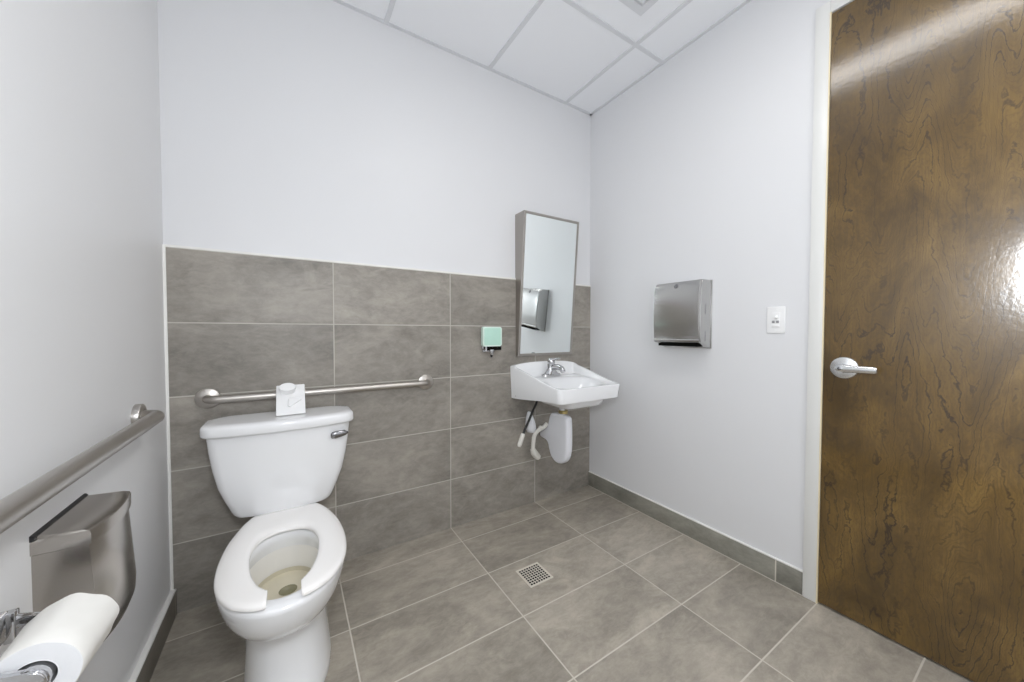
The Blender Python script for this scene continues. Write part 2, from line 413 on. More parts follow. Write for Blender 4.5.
bz = .890; bxx = XL + .049; ye, ys2 = -.337, -1.405
t = thing('grab_bar', 'straight steel grab bar on the white left wall above the metal bin', 'grab bar', (XL, (ye + ys2) / 2, bz))
pts = [(XP_L, ye, bz), (bxx - rr - .004, ye, bz)] + arc((bxx - rr, ye - rr), rr, 90, 0, lambda a, b: (a, b, bz)) + \
      [(bxx, ye - rr - (ye - ys2 - 2 * rr) * k / 12, bz) for k in range(1, 12)] + arc((bxx - rr, ys2 + rr), rr, 0, -90, lambda a, b: (a, b, bz)) + [(bxx - rr - .004, ys2, bz), (XP_L, ys2, bz)]
obj('bar', tube(bmesh.new(), pts, .0205, 28), M['steel_y'], t)
for y in (ye, ys2): obj('flange', lathe(bmesh.new(), [(.0415, 0), (.0415, .015), (.040, .0175), (.034, .0185), (.0255, .019), (.0225, .0185)], (XP_L, y, bz), (1, 0, 0), 40), M['steel_y'], t)

# ------------------------------------------------------------------ toilet
TX = -.207
TK = -.2105            # tank axis
tt = thing('toilet', 'white two-piece toilet with an open-front seat standing against the tiled wall', 'toilet', (TX, -.42, 0))
def egg(w, yb, yf, z, n=56, pb=2.6, pf=2.05, split=.52):
    yc = yb + (yf - yb) * split; out = []
    for k in range(n):
        a = 2 * PI * k / n; c, s = math.cos(a), math.sin(a)
        if s >= 0: p, L = pb, yb - yc
        else: p, L = pf, yc - yf
        x = w * math.copysign(abs(c) ** (2 / p), c); y = yc + L * math.copysign(abs(s) ** (2 / p), s)
        out.append((TX + x + .008 * max(0, 1 - z / .25), y, z))
    return out
ext = [(.130, -.17, -.715, 0, 3, 2.3), (.132, -.168, -.718, .006, 3, 2.3), (.131, -.17, -.715, .03, 3, 2.3), (.127, -.18, -.70, .06, 3, 2.4), (.124, -.19, -.685, .10, 3, 2.4),
       (.121, -.20, -.674, .15, 3, 2.4), (.119, -.21, -.668, .20, 3, 2.4), (.120, -.215, -.670, .228, 3, 2.35), (.127, -.22, -.690, .246, 2.8, 2.3), (.143, -.225, -.732, .268, 2.6, 2.2), (.158, -.225, -.768, .297, 2.6, 2.15), (.171, -.225, -.794, .330, 2.6, 2.1),
       (.179, -.225, -.808, .365, 2.6, 2.1), (.1825, -.225, -.818, .395, 2.6, 2.1), (.1825, -.225, -.819, .407, 2.6, 2.1), (.178, -.228, -.813, .4135, 2.6, 2.1)]
inn = [(.117, -.385, -.772, .4135), (.112, -.39, -.766, .409), (.113, -.39, -.768, .385), (.120, -.385, -.765, .355)]
inn2 = [(.120, -.385, -.765, .355), (.112, -.39, -.745, .31), (.098, -.395, -.71, .265), (.080, -.40, -.665, .225), (.060, -.41, -.61, .195), (.045, -.42, -.56, .16), (.038, -.425, -.53, .12)]
bm = bmesh.new()
loft(bm, [egg(w, a, b, z, pb=p1, pf=p2) for w, a, b, z, p1, p2 in ext] + [egg(w, a, b, z, pb=2.2) for w, a, b, z in inn], True, False)
bw = obj('bowl', bm, M['porcelain'], tt, smooth=60)
bm = bmesh.new(); loft(bm, [egg(w, a, b, z, pb=2.2) for w, a, b, z in inn2], False, True)
obj('bowl_interior', bm, M['porcelain_in'], bw, smooth=60)
bm = bmesh.new(); loft(bm, [egg(.103, -.40, -.722, .283, pb=2.2), egg(.0985, -.401, -.712, .2675, pb=2.2), egg(.060, -.44, -.64, .2665, pb=2.2), egg(.02, -.50, -.56, .2665, pb=2.2)], False, True)
obj('bowl_water', bm, M['stain'], bw, smooth=60)
bm = bmesh.new(); loft(bm, [[(TX + .006 + .028 * math.cos(2 * PI * k / 24), -.512 + .027 * math.sin(2 * PI * k / 24), .2680) for k in range(24)],
                            [(TX + .006 + .027 * math.cos(2 * PI * k / 24), -.512 + .026 * math.sin(2 * PI * k / 24), .2684) for k in range(24)]], False, True)
obj('trap_opening', bm, M['olive'], bw)
# deck that carries the tank, blended down the back
bm = bmesh.new()
rg = []
for z, w, yb, yf in ((.16, .075, -.06, -.24), (.26, .088, -.05, -.26), (.34, .105, -.045, -.29), (.385, .112, -.04, -.31), (.408, .113, -.04, -.312), (.414, .109, -.044, -.308)):
    rg.append([(TX + a, b, z) for a, b in rrect(-w, w, yf, yb, .03)])
loft(bm, rg); obj('bowl_deck', bm, M['porcelain'], bw, smooth=50)
for s in (-1, 1):
    obj('bolt_cap', lathe(bmesh.new(), [(.016, 0), (.016, .006), (.012, .015), (.004, .019)], (TX + s * .105, -.36, .031), (0, 0, 1), 18), M['porcelain'], bw)

# tank
def tank_ring(hw, z, yb, yf, bul, rf=.04, rb=.02, n=7):
    """back straight, front bulging towards the room."""
    o = []
    for k in range(n + 1):
        a = R(0 + 90 * k / n); o.append((hw - rb + rb * math.cos(a), yb - rb + rb * math.sin(a)))
    for k in range(n + 1):
        a = R(90 + 90 * k / n); o.append((-hw + rb + rb * math.cos(a), yb - rb + rb * math.sin(a)))
    for k in range(n + 1):
        a = R(180 + 90 * k / n); o.append((-hw + rf + rf * math.cos(a), yf + rf + rf * math.sin(a)))
    for k in range(1, 14):
        o.append((-hw + rf + (2 * hw - 2 * rf) * k / 14, yf))
    for k in range(n + 1):
        a = R(270 + 90 * k / n); o.append((hw - rf + rf * math.cos(a), yf + rf + rf * math.sin(a)))
    ym = (yf + yb) / 2
    out = []
    for x, y in o:
        if y < ym:
            f = min(1, (ym - y) / (ym - yf)); y -= bul * f * (1 - (x / hw) ** 2)
        out.append((TK + x, y, z))
    return out
bm = bmesh.new()
TB = [(.140, .420, .03), (.158, .4215, .03), (.170, .427, .03), (.178, .437, .03), (.184, .452, .03), (.192, .475, .03), (.202, .50, .03), (.2205, .555, .032), (.236, .625, .034), (.247, .70, .035), (.254, .768, .035)]
loft(bm, [tank_ring(h, z, -.03 if z > .426 else -.05, -.195 - .022 * min(1, (z - .420) / .12) + (.03 if z < .4205 else .012 if z < .422 else 0), .032, r_, .03) for h, z, r_ in TB])
tk = obj('tank', bm, M['porcelain'], tt, smooth=50)
bm = bmesh.new()
LID = [(.256, .764, -.032, -.226), (.267, .766, -.026, -.236), (.269, .772, -.024, -.239), (.268, .797, -.024, -.238), (.2655, .8035, -.026, -.235), (.259, .8085, -.033, -.227), (.235, .8105, -.055, -.205), (.15, .8115, -.09, -.16)]
loft(bm, [tank_ring(h, z, yb, yf, .032, .045 if h > .2 else .03, .075 if h > .2 else .02) for h, z, yb, yf in LID])
obj('tank_lid', bm, M['porcelain'], tt, smooth=55)
bm = bmesh.new()
lx, lz, ly = TX + .184, .7175, -.245
lathe(bm, [(.011, 0), (.011, .010), (.009, .014)], (lx + .036, ly + .022, lz + .001), (0, -1, 0), 18)
rings = []
for s, h, d in ((-.014, .008, .004), (-.009, .0140, .007), (.006, .0165, .008), (.026, .0140, .008), (.044, .0105, .007), (.055, .0045, .004)):
    rings.append([(lx + s - .003, ly + .004 - .10 * s + (.02 * s) + d * math.cos(2 * PI * q / 12), lz + s * .07 + h * math.sin(2 * PI * q / 12)) for q in range(12)])
rings = [[(x, y + .14 * (x - lx) - .004, z) for x, y, z in r_] for r_ in rings]
loft(bm, rings)
obj('flush_lever', bm, M['darkchrome'], tt)['label'] = 'chrome flush lever'
# seat: an open U with rounded section
half = [(0, -.224), (.05, -.224), (.090, -.225), (.112, -.231), (.127, -.256), (.143, -.294), (.158, -.345), (.174, -.415), (.183, -.50), (.184, -.57), (.177, -.645), (.158, -.71), (.128, -.762), (.098, -.790), (.070, -.806), (.0475, -.812)]
hin = [(0, -.400), (.028, -.402), (.050, -.411), (.064, -.420), (.077, -.436), (.086, -.455), (.093, -.48), (.098, -.51), (.099, -.54), (.0975, -.57), (.094, -.605), (.087, -.645), (.077, -.68), (.067, -.708), (.054, -.730), (.0475, -.742)]
OO = catmull([(a, b, 0) for a, b in half], 5); II = catmull([(a, b, 0) for a, b in hin], 5)
prof = [(0.0, .006), (.0, .012), (.02, .0165), (.07, .0205), (.20, .0230), (.5, .0238), (.80, .0228), (.93, .0198), (.98, .0165), (1.0, .012), (1.0, .0075), (.96, 0.0055), (.04, 0.0055)]
rings = []
seq = [(-1, k) for k in range(len(OO) - 1, 0, -1)] + [(1, k) for k in range(len(OO))]
for s, k in seq:
    o, i = OO[k], II[k]
    rings.append([(TX + s * (.978 if s < 0 else 1.0) * (i.x + (o.x - i.x) * u), i.y + (o.y - i.y) * u, .4155 + h) for u, h in prof])
# round off the two free ends
def endring(r_, dy, f):
    n = len(r_); c = Vector((0, 0, 0))
    for p in r_: c += Vector(p)
    c /= n
    return [tuple(c + (Vector(p) - c) * f + Vector((dy, 0, 0))) for p in r_]
rings = [endring(rings[0], .006, .86)] + rings + [endring(rings[-1], -.006, .86)]
bm = bmesh.new(); loft(bm, rings)
st = obj('seat', bm, M['seat'], tt, smooth=40)
for s in (-1, 1):
    bm = bmesh.new(); tube(bm, [(TX + s * .055, -.232, .4215), (TX + s * .085, -.232, .4215)], .0065, 14)
    box(bm, TX + s * .07 - .016, TX + s * .07 + .016, -.240, -.226, .413, .4225, bev=.003)
    obj('seat_hinge', bm, M['seat'], st)

# white plate leaning on the bar
tp = thing('sensor_plate', 'small white square plate with an oval knob standing on the toilet tank', 'plate', (-.184, -.13, .812))
p0, p1 = Vector((0, -.1850, .8135)), Vector((0, -.0840, .9255)); dirp = (p1 - p0).normalized(); nrm = Vector((0, -dirp.z, dirp.y))
def pl(a, b, t): return Vector((-.1845 + a, 0, 0)) + p0 + dirp * b + nrm * t
bm = bmesh.new(); prism(bm, rrect(-.0535, .0535, 0, (p1 - p0).length, .003, 3), pl, 0, .006, .0015)
obj('plate', bm, M['plastic'], tp)
bm = bmesh.new(); rings = []
for rs, h in ((.95, .005), (1.0, .014), (1.06, .026), (1.05, .032), (.96, .0365), (.7, .0375), (.3, .0375)):
    rings.append([pl(-.012 + .031 * rs * math.cos(2 * PI * k / 32) , .121 + .021 * rs * math.sin(2 * PI * k / 32), h) for k in range(32)])
loft(bm, rings); obj('knob', bm, M['plastic'], tp, smooth=50)
bm = bmesh.new(); prism(bm, [(-.012, .038), (-.010, .074), (.004, .082), (.036, .074), (.040, .066), (-.002, .034)], pl, .005, .014, .004)
obj('embossed_arrow', bm, M['plastic'], tp)

# ------------------------------------------------------------------ sanitary bin on the left wall
tb = thing('sanitary_bin', 'brushed steel sanitary bin with lid mounted on the left wall under the rail', 'bin', (XL, -.815, .465))
YA, YB2 = -.895, -.684       # near and far sides
def bulge(v, d=.012): return d * (1 - (2 * v - 1) ** 2)
NV = 16
def bin_ring(z, depth, bul, inset=0):
    out = [(XP_L, YA + inset, z)]
    for k in range(NV + 1):
        v = k / NV; y = YA + inset + (YB2 - YA - 2 * inset) * v
        out.append((XL + .003 + depth + bul * (1 - (2 * v - 1) ** 2), y, z))
    out.append((XP_L, YB2 - inset, z)); return out
bm = bmesh.new()
loft(bm, [bin_ring(z, d, b_, .002) for z, d, b_ in ((.464, .000, 0.0), (.467, .012, .002), (.476, .036, .006), (.490, .056, .010), (.508, .0685, .013), (.530, .0755, .014), (.555, .0765, .014), (.743, .065, .014))])
obj('body', bm, M['steel_bin'], tb, smooth=30)
bm = bmesh.new()
loft(bm, [bin_ring(.735, .0665, .0145), bin_ring(.7365, .070, .015, -.0015), bin_ring(.757, .070, .015, -.0015), bin_ring(.7625, .068, .0145, 0), bin_ring(.7665, .058, .012, .003), bin_ring(.770, .000, .0, .003)])
obj('lid', bm, M['steel_bin'], tb, smooth=30)
obj('hinge', tube(bmesh.new(), [(XL - .006, YA - .002, .769), (XL - .006, YB2 + .001, .769)], .006, 12), M['black'], tb)

# ------------------------------------------------------------------ toilet roll on its holder
rx, rz, ry0, ry1 = -.518, .646, -1.130, -1.018
th = thing('toilet_roll_holder', 'chrome two-arm paper holder fixed to the left wall holding the white roll', 'holder', (XL, (ry0 + ry1) / 2, rz))
bm = bmesh.new(); prism(bm, rrect(ry0 - .028, ry1 + .012, .652, .700, .006, 4), lambda a, b, t: (XL + t, a, b), -.012, .014, .003)
bp = obj('wall_plate', bm, M['chrome'], th)
for y in (ry0 - .012, ry1 + .008):
    top = [(XL + .004, .690), (XL + .020, .690), (XL + .040, .682), (rx - .022, rz + .0235)] + [(rx + .0195 * math.cos(R(100 - q * 20)), rz + .0195 * math.sin(R(100 - q * 20))) for q in range(11)]
    low = [(rx - .030, rz - .012), (XL + .040, .644), (XL + .020, .650), (XL + .004, .652)]
    bm = bmesh.new(); prism(bm, top + low, lambda a, b, t: (a, t, b), y - .005, y + .005, .0022)
    obj('arm', bm, M['chrome'], th, smooth=50)
    obj('arm_post', B(XL + .010, XL + .024, y - .007, y + .007, .645, .697, bev=.002), M['chrome'], th)
obj('roller', tube(bmesh.new(), [(rx, ry0 - .012, rz), (rx, ry1 + .004, rz)], .0215, 24), M['chrome'], th)
tr = thing('toilet_roll', 'partly used white toilet paper roll on the chrome holder at the left wall', 'toilet paper', (rx, (ry0 + ry1) / 2, rz))
random.seed(4); rings = []; NR = 60; RO = .0515; RI = .0245
ang = [2 * PI * k / NR for k in range(NR)]
wob = [1 + .012 * math.sin(2 * a + .6) + .010 * math.sin(5 * a) + .006 * math.sin(9 * a + 1) for a in ang]
def rr_ring(r, y, w=0.0, dr=0.0): return [(rx + (r * (1 + (wob[k] - 1) * w) + dr) * math.cos(ang[k]), y, rz + (r * (1 + (wob[k] - 1) * w) + dr) * math.sin(ang[k])) for k in range(NR)]
bm = bmesh.new(); loft(bm, [rr_ring(RO - .0015, ry0, .5), rr_ring(RO, ry0 + .002, .6), rr_ring(RO, ry0 + .03, .8, .0012), rr_ring(RO, ry0 + .07, 1.6, .003), rr_ring(RO, ry1 - .002, 3.2, .0050), rr_ring(RO - .003, ry1, 3.2, .005), rr_ring(RI + .002, ry1)], False, False)
pp = obj('paper', bm, M['paper'], tr, smooth=50)
bm = bmesh.new(); loft(bm, [rr_ring(RO - .0014, ry0 + .0002, .5), rr_ring(.039, ry0 - .0006), rr_ring(RI + .0012, ry0)], False, False)
obj('roll_end', bm, M['paperend'], pp)
bm = bmesh.new(); loft(bm, [rr_ring(RI + .0013, ry0), rr_ring(RI, ry0 - .0004), rr_ring(RI, ry1)], False, False)
obj('core', bm, M['paperend'], pp)
# ------------------------------------------------------------------ sink
tsk = thing('wall_sink', 'white wall-hung sink with chrome faucet under the tilted mirror', 'sink', (1.293, -.002, .62))
SX, HWB, HWF, SD, CR = 1.297, .270, .247, .456, .028
def cx_at(d): return SX + .014 * d / SD
def hw_at(d):                       # d = distance from the wall
    w = HWB + (HWF - HWB) * d / SD
    q = SD - d
    if q < CR: w -= CR - math.sqrt(max(0, CR * CR - (CR - q) ** 2))
    return w
def smooth(a, b, x):
    x = max(0, min(1, (x - a) / (b - a))); return x * x * (3 - 2 * x)
def rimz(d, u):
    arch = .945 + .022 * (1 - abs(u) ** 3.0)
    base = .9420 - (.9405 - .843) * smooth(.0, 1.0, (d / SD)) * .45 - (.9405 - .843) * .55 * (d / SD)
    f = smooth(.018, .060, d)
    return arch * (1 - f) + base * f
def topz(d, u):
    """height of the sink's top at distance d from the wall, u in -1..1 across."""
    w = hw_at(d); edge_x = (1 - abs(u)) * w; edge_f = SD - d; edge_b = d
    rz_ = rimz(d, u)
    deck = .874 - .034 * smooth(.12, .40, d)
    k = min(smooth(.016, .050, edge_x), smooth(.014, .034, edge_f), smooth(.016, .058, edge_b))
    z = rz_ + (deck - rz_) * k
    bx, bd = u * w / .205, (d - .290) / .130
    rr_ = (abs(bx) ** 2.6 + abs(bd) ** 2.6) ** (1 / 2.6)
    bowl = .125 * (1 - smooth(.28, 1.0, rr_))
    z -= bowl
    le = min(edge_x, edge_f)
    if le < .006: z -= .005 * (1 - le / .006) ** 2
    return z
def botz(d, u):
    side = .737 + .027 * smooth(0, .40, d)
    return side
ND, NU = 64, 60
ds_ = [SD * (i / ND) for i in range(ND + 1)]
ds_ = [SD * (1 - (1 - i / ND) ** 1.25) for i in range(ND + 1)]
us = [math.copysign(1 - (1 - abs(v)) ** 1.35, v) for v in [-1 + 2 * j / NU for j in range(NU + 1)]]
bm = bmesh.new()
TV = [[bm.verts.new((cx_at(d) + u * hw_at(d), -d, topz(d, u))) for u in us] for d in ds_]
BV = [[None] * (NU + 1) for _ in ds_]
for i, d in enumerate(ds_):
    for j, u in enumerate(us):
        if i in (0, ND) or j in (0, NU): BV[i][j] = bm.verts.new((cx_at(d) + u * (hw_at(d) - .010), -d * .985, botz(d, u)))
for i in range(ND):
    for j in range(NU): bm.faces.new((TV[i][j], TV[i][j + 1], TV[i + 1][j + 1], TV[i + 1][j]))
for i in range(ND):
    for j in (0, NU): bm.faces.new((TV[i][j], TV[i + 1][j], BV[i + 1][j], BV[i][j]))
for j in range(NU):
    for i in (0, ND): bm.faces.new((TV[i][j], TV[i][j + 1], BV[i][j + 1], BV[i][j]))
loop = [BV[0][j] for j in range(NU + 1)] + [BV[i][NU] for i in range(1, ND + 1)] + [BV[ND][j] for j in range(NU - 1, -1, -1)] + [BV[i][0] for i in range(ND - 1, 0, -1)]
cen = bm.verts.new((SX, -.2, .752))
for a, b_ in zip(loop, loop[1:] + loop[:1]): bm.faces.new((a, b_, cen))
bs = obj('basin', bm, M['porcelain'], tsk, smooth=50)
bm = bmesh.new()
rg = []
for z, x0, x1, y0, y1, r_ in ((.775, 1.180, 1.520, -.380, -.05, .05), (.735, 1.185, 1.515, -.375, -.06, .05), (.708, 1.20, 1.50, -.36, -.08, .05), (.698, 1.22, 1.48, -.34, -.10, .05), (.694, 1.26, 1.44, -.30, -.14, .05)):
    rg.append([(a, b_, z) for a, b_ in rrect(x0, x1, y0, y1, r_)])
loft(bm, rg); obj('underside_apron', bm, M['porcelain'], bs, smooth=60)
obj('waste', lathe(bmesh.new(), [(.026, 0), (.026, .002), (.018, .0015), (.015, -.004)], (SX, -.290, .7185), (0, 0, 1), 24), M['chrome'], bs)
bm = bmesh.new(); prism(bm, [(-.004, .0), (.004, .001), (.004, .006), (-.004, .005)], lambda a, b_, t_: (SX - .2545 + t_, -.045 + a * 1.2, .752 + b_), -.003, .0012)
obj('maker_mark', bm, M['grey'], bs)
# faucet
fy, fz = -.092, .876
def fx_(a): return SX - .006 + a
bm = bmesh.new(); rings = []
for h, s in ((-.004, 1.0), (.006, 1.0), (.012, .93), (.016, .78)):
    rings.append([(fx_(a * s), fy + b_ * s, fz + h) for a, b_ in rrect(-.076, .076, -.026, .026, .0255, 6)])
loft(bm, rings)
rings = []
for h, ra, rb_ in ((.010, .062, .0265), (.020, .052, .0265), (.036, .036, .0265), (.055, .0275, .0265), (.076, .0255, .0255), (.080, .022, .022)):
    rings.append([(fx_(ra * math.cos(2 * PI * k / 24)), fy + rb_ * math.sin(2 * PI * k / 24), fz + h) for k in range(24)])
loft(bm, rings)
fc = obj('faucet', bm, M['chrome'], tsk, smooth=50)
bm = bmesh.new()
c = catmull([(fx_(0), fy - .004, fz + .050), (fx_(0), fy - .040, fz + .060), (fx_(0), fy - .080, fz + .062), (fx_(0), fy - .112, fz + .053), (fx_(0), fy - .124, fz + .034)], 6)
tube(bm, c, [.0205 - .0050 * i / len(c) for i in range(len(c))], 18); obj('spout', bm, M['chrome'], fc, smooth=50)
bm = bmesh.new()
lathe(bm, [(.0245, 0), (.0260, .006), (.0250, .022), (.018, .032), (.004, .036)], (fx_(0), fy, fz + .081), (0, -.12, 1), 24)
rings = []
for s, w, h in ((.0, .015, .010), (.02, .014, .009), (.045, .0145, .0075), (.070, .0155, .0065), (.077, .011, .004)):
    rings.append([(fx_(w * math.cos(2 * PI * q / 14)), fy - .004 - s, fz + .104 + .20 * s + h * math.sin(2 * PI * q / 14)) for q in range(14)])
loft(bm, rings); obj('faucet_handle', bm, M['chrome'], fc, smooth=50)
# below: tailpiece, trap cover, valve cover, hoses
dpx, dpy = 1.285, -.215
bm = bmesh.new(); tube(bm, [(dpx, dpy, .715), (dpx, dpy, .60)], .019, 20); dp = obj('drain_pipe', bm, M['trapwhite'], tsk)
bm = bmesh.new(); lathe(bm, [(.030, 0), (.030, .016), (.026, .020)], (dpx + .004, dpy - .004, .648), (0, 0, 1), 8); obj('slip_nut', bm, M['brass'], dp, smooth=0)
out = [(-.275, .636), (-.288, .60), (-.292, .52), (-.290, .43), (-.275, .372), (-.245, .338), (-.205, .323), (-.165, .326), (-.132, .348), (-.112, .386), (-.098, .424), (-.07, .446), (-.012, .452), (-.004, .47), (-.012, .505), (-.055, .515), (-.088, .54), (-.105, .58), (-.118, .622), (-.14, .638), (-.21, .640)]
out = [(p.x, p.y) for p in catmull([(a, b_, 0) for a, b_ in out], 3, True)]
def inset(poly, f):
    cy_ = sum(a for a, _ in poly) / len(poly); cz_ = sum(b_ for _, b_ in poly) / len(poly)
    return [(cy_ + (a - cy_) * f, cz_ + (b_ - cz_) * f) for a, b_ in poly]
bm = bmesh.new(); rings = []
for x, f in ((-.026, .84), (-.025, .93), (-.020, .98), (-.012, 1.0), (.012, 1.0), (.020, .98), (.025, .93), (.026, .84)):
    rings.append([(dpx + x, a, b_) for a, b_ in inset(out, f)])
loft(bm, rings); obj('trap_cover', bm, M['trapwhite'], tsk, smooth=50)['label'] = 'white rounded trap cover'
bm = bmesh.new(); rings = []
for z, w, dd in ((.500, .012, .01), (.506, .026, .03), (.53, .033, .04), (.56, .030, .042), (.60, .021, .034), (.635, .011, .02), (.642, .005, .01)):
    rings.append([(1.155 + (z - .57) * -.12 + w * math.cos(2 * PI * q / 20), -.045 + dd * math.sin(2 * PI * q / 20), z) for q in range(20)])
loft(bm, rings); obj('valve_cover', bm, M['trapwhite'], tsk, smooth=50)
obj('wall_valve', lathe(bmesh.new(), [(.022, 0), (.020, .006), (.011, .008), (.011, .04)], (1.19, 0, .515), (0, -1, 0), 18), M['chrome'], tsk)
bm = bmesh.new(); c = catmull([(1.262, -.085, .555), (1.235, -.085, .535), (1.195, -.082, .520), (1.166, -.08, .492), (1.156, -.08, .45), (1.152, -.08, .395)], 6)
tube(bm, c, .0135, 16)
sp = obj('supply_pipe', bm, M['bone'], tsk, smooth=50)
bm = bmesh.new(); tube(bm, [(1.150, -.08, .402), (1.160, -.08, .378), (1.178, -.08, .355), (1.198, -.08, .338)], [.017, .023, .023, .019], 10); obj('coupling', bm, M['bone'], sp, smooth=20)
obj('pipe_collar', tube(bmesh.new(), [(1.205, -.083, .528), (1.22, -.083, .534)], .0185, 14), M['bone'], sp)
bm = bmesh.new(); c = catmull([(1.195, -.075, .765), (1.172, -.090, .705), (1.132, -.100, .650), (1.096, -.102, .585), (1.073, -.102, .545), (1.060, -.100, .517)], 6)
tube(bm, c, .0075, 12); hs_ = obj('supply_hose', bm, M['black'], tsk, smooth=50); hs_['label'] = 'thin black hose'
bm = bmesh.new(); tube(bm, [(1.062, -.100, .523), (1.058, -.100, .512), (1.038, -.098, .460), (1.036, -.098, .455), (1.032, -.098, .443)], [.012, .0145, .0145, .0145, .010], 14); obj('hose_connector', bm, M['bone'], hs_)

# ------------------------------------------------------------------ tilted mirror
tm = thing('wall_mirror', 'tall steel-framed mirror tilted forward on the wall above the sink', 'mirror', (1.293, 0, 1.02))
mx0, mx1, mz0, mz1 = 1.068, 1.528, 1.008, 1.930; db, dt = .030, .100
e = Vector((0, -(dt - db), mz1 - mz0)); LEN = e.length; e = e / LEN; nn = Vector((0, -e.z, e.y))
def mp_(a, b_, t_): return Vector((0, -db, mz0)) + Vector((a, 0, 0)) + e * b_ + nn * t_
bm = bmesh.new(); fw_ = .017
def quadloop(i, t_): return [mp_(mx0 + i, i, t_), mp_(mx1 - i, i, t_), mp_(mx1 - i, LEN - i, t_), mp_(mx0 + i, LEN - i, t_)]
back = [(mx0, YP_B, mz0), (mx1, YP_B, mz0), (mx1, YP_B, mz1), (mx0, YP_B, mz1)]
back = [(x, y if z > WTOP else 0.0005, z) for x, y, z in back]
loft(bm, [back, quadloop(0, -.002), quadloop(.002, .0), quadloop(fw_ - .002, .0), quadloop(fw_, -.004)], True, False)
mf = obj('frame', bm, M['steel_frame'], tm, smooth=0)
bm = bmesh.new(); bm.faces.new([bm.verts.new(p) for p in quadloop(fw_ - .001, -.0035)])
r0 = [v for v in bm.verts]
bm2 = bmesh.new(); loft(bm2, [quadloop(fw_ - .001, -.0065), quadloop(fw_ - .001, -.0035)]); bm.free()
obj('mirror_glass', bm2, M['mirror'], tm, smooth=0)

# ------------------------------------------------------------------ soap dispenser
tsd = thing('soap_dispenser', 'mint green soap dispenser with a chrome valve on the tiled wall by the mirror', 'soap dispenser', (.885, 0, 1.07))
sx0, sx1, sz0, sz1 = .808, .940, 1.0775, 1.1985
bm = bmesh.new(); prism(bm, rrect(sx0, sx1, sz0, sz1, .010, 5), lambda a, b_, t_: (a, -t_, b_), .012, .040, .006)
obj('reservoir', bm, M['mintedge'], tsd, smooth=40)
bm = bmesh.new(); prism(bm, rrect(sx0 + .009, sx1 - .009, sz0 + .009, sz1 - .008, .006, 4), lambda a, b_, t_: (a, -t_, b_), .036, .0415, .001)
obj('front_window', bm, M['mint'], tsd, smooth=40)
obj('wall_plate', B(sx0 + .008, sx1 - .008, -.013, 0, 1.058, 1.19, bev=.002), M['chrome'], tsd)
obj('base_bracket', B(sx0 + .036, sx1 - .002, -.038, -.006, 1.054, 1.0785, bev=.002), M['dark'], tsd)
bm = bmesh.new(); vx = .872
lathe(bm, [(.017, 0), (.017, .012), (.012, .016), (.012, .028), (.008, .034), (.005, .048), (.0035, .052)], (vx, -.030, 1.058), (0, 0, -1), 20)
vb = obj('valve', bm, M['chrome'], tsd)
obj('nozzle', lathe(bmesh.new(), [(.008, 0), (.0085, .006), (.005, .020), (.003, .024)], (vx, -.030, 1.030), (0, 0, -1), 16), M['black'], vb)
bm = bmesh.new(); tube(bm, [(vx - .012, -.030, 1.050), (sx0 + .012, -.030, 1.050), (sx0 + .002, -.030, 1.053)], [.006, .006, .009], 12)
tube(bm, [(sx0 + .026, -.030, 1.048), (sx0 + .026, -.030, 1.078)], .007, 12); obj('bracket_pin', bm, M['chrome'], tsd)

# ------------------------------------------------------------------ paper towel dispenser
td = thing('paper_towel_dispenser', 'stainless steel folded paper towel dispenser on the white right wall', 'dispenser', (XP_R, -.768, 1.08))
ty0, ty1 = -.907, -.628; tz0, tz1 = 1.083, 1.446
def tdp(d, z): return (XP_R - d, z)
side = [(0, tz0), (.030, tz0 + .002), (.050, tz0 + .012), (.092, tz0 + .030), (.100, tz0 + .036), (.1055, tz0 + .060), (.1085, .5 * (tz0 + tz1)), (.1000, tz1 - .05), (.0940, tz1 - .018), (.089, tz1 - .006), (.084, tz1), (0, tz1)]
bm = bmesh.new()
rg = []
for y, f in ((ty0, .985), (ty0 + .004, 1.0), (ty1 - .004, 1.0), (ty1, .985)):
    rg.append([(XP_R - d * f, y, .5 * (tz0 + tz1) + (z - .5 * (tz0 + tz1)) * (1 if f == 1 else .994)) for d, z in side])
loft(bm, rg); bd = obj('body', bm, M['steel_z'], td, smooth=25)
fd = [(.1090, tz0 + .062), (.1140, tz0 + .10), (.1172, .5 * (tz0 + tz1) - .04), (.1178, .5 * (tz0 + tz1) + .04), (.1160, tz1 - .085), (.1115, tz1 - .048), (.1040, tz1 - .020), (.0950, tz1 - .0045)]
fd = [(p.x, p.y) for p in catmull([(a, b_, 0) for a, b_ in fd], 5)]
bm = bmesh.new(); rows = []
for y, dx in ((ty0 + .004, -.006), (ty0 + .006, -.001), (ty0 + .012, 0), (ty1 - .012, 0), (ty1 - .006, -.001), (ty1 - .003, -.006)):
    rows.append([(XP_R - d - dx * .8, y, z) for d, z in fd] + [(XP_R - .088, y, fd[-1][1] - .004), (XP_R - .088, y, fd[0][1] + .004)])
loft(bm, rows); obj('door', bm, M['steel_z'], td, smooth=30)
obj('lock', lathe(bmesh.new(), [(.0125, 0), (.0125, .003), (.010, .0055), (.004, .006)], (XP_R - .1040, -.768, tz1 - .026), (-1, 0, .32), 20), M['darkchrome'], td)
obj('towel_slot', B(XP_R - .092, XP_R - .040, ty0 + .022, ty1 - .022, tz0 + .006, tz0 + .022, bev=.002), M['dark'], td)
for z0, z1 in ((1.262, 1.315), (1.120, 1.172)):
    obj('sight_slot', B(XP_R - .063, XP_R - .054, ty0 - .0008, ty0 + .004, z0, z1, bev=.0004), M['grey'], td)
obj('bottom_lip', tube(bmesh.new(), [(XP_R - .096, ty0 + .005, tz0 + .040), (XP_R - .096, ty1 - .005, tz0 + .038)], .0125, 12), M['steel_z'], td)
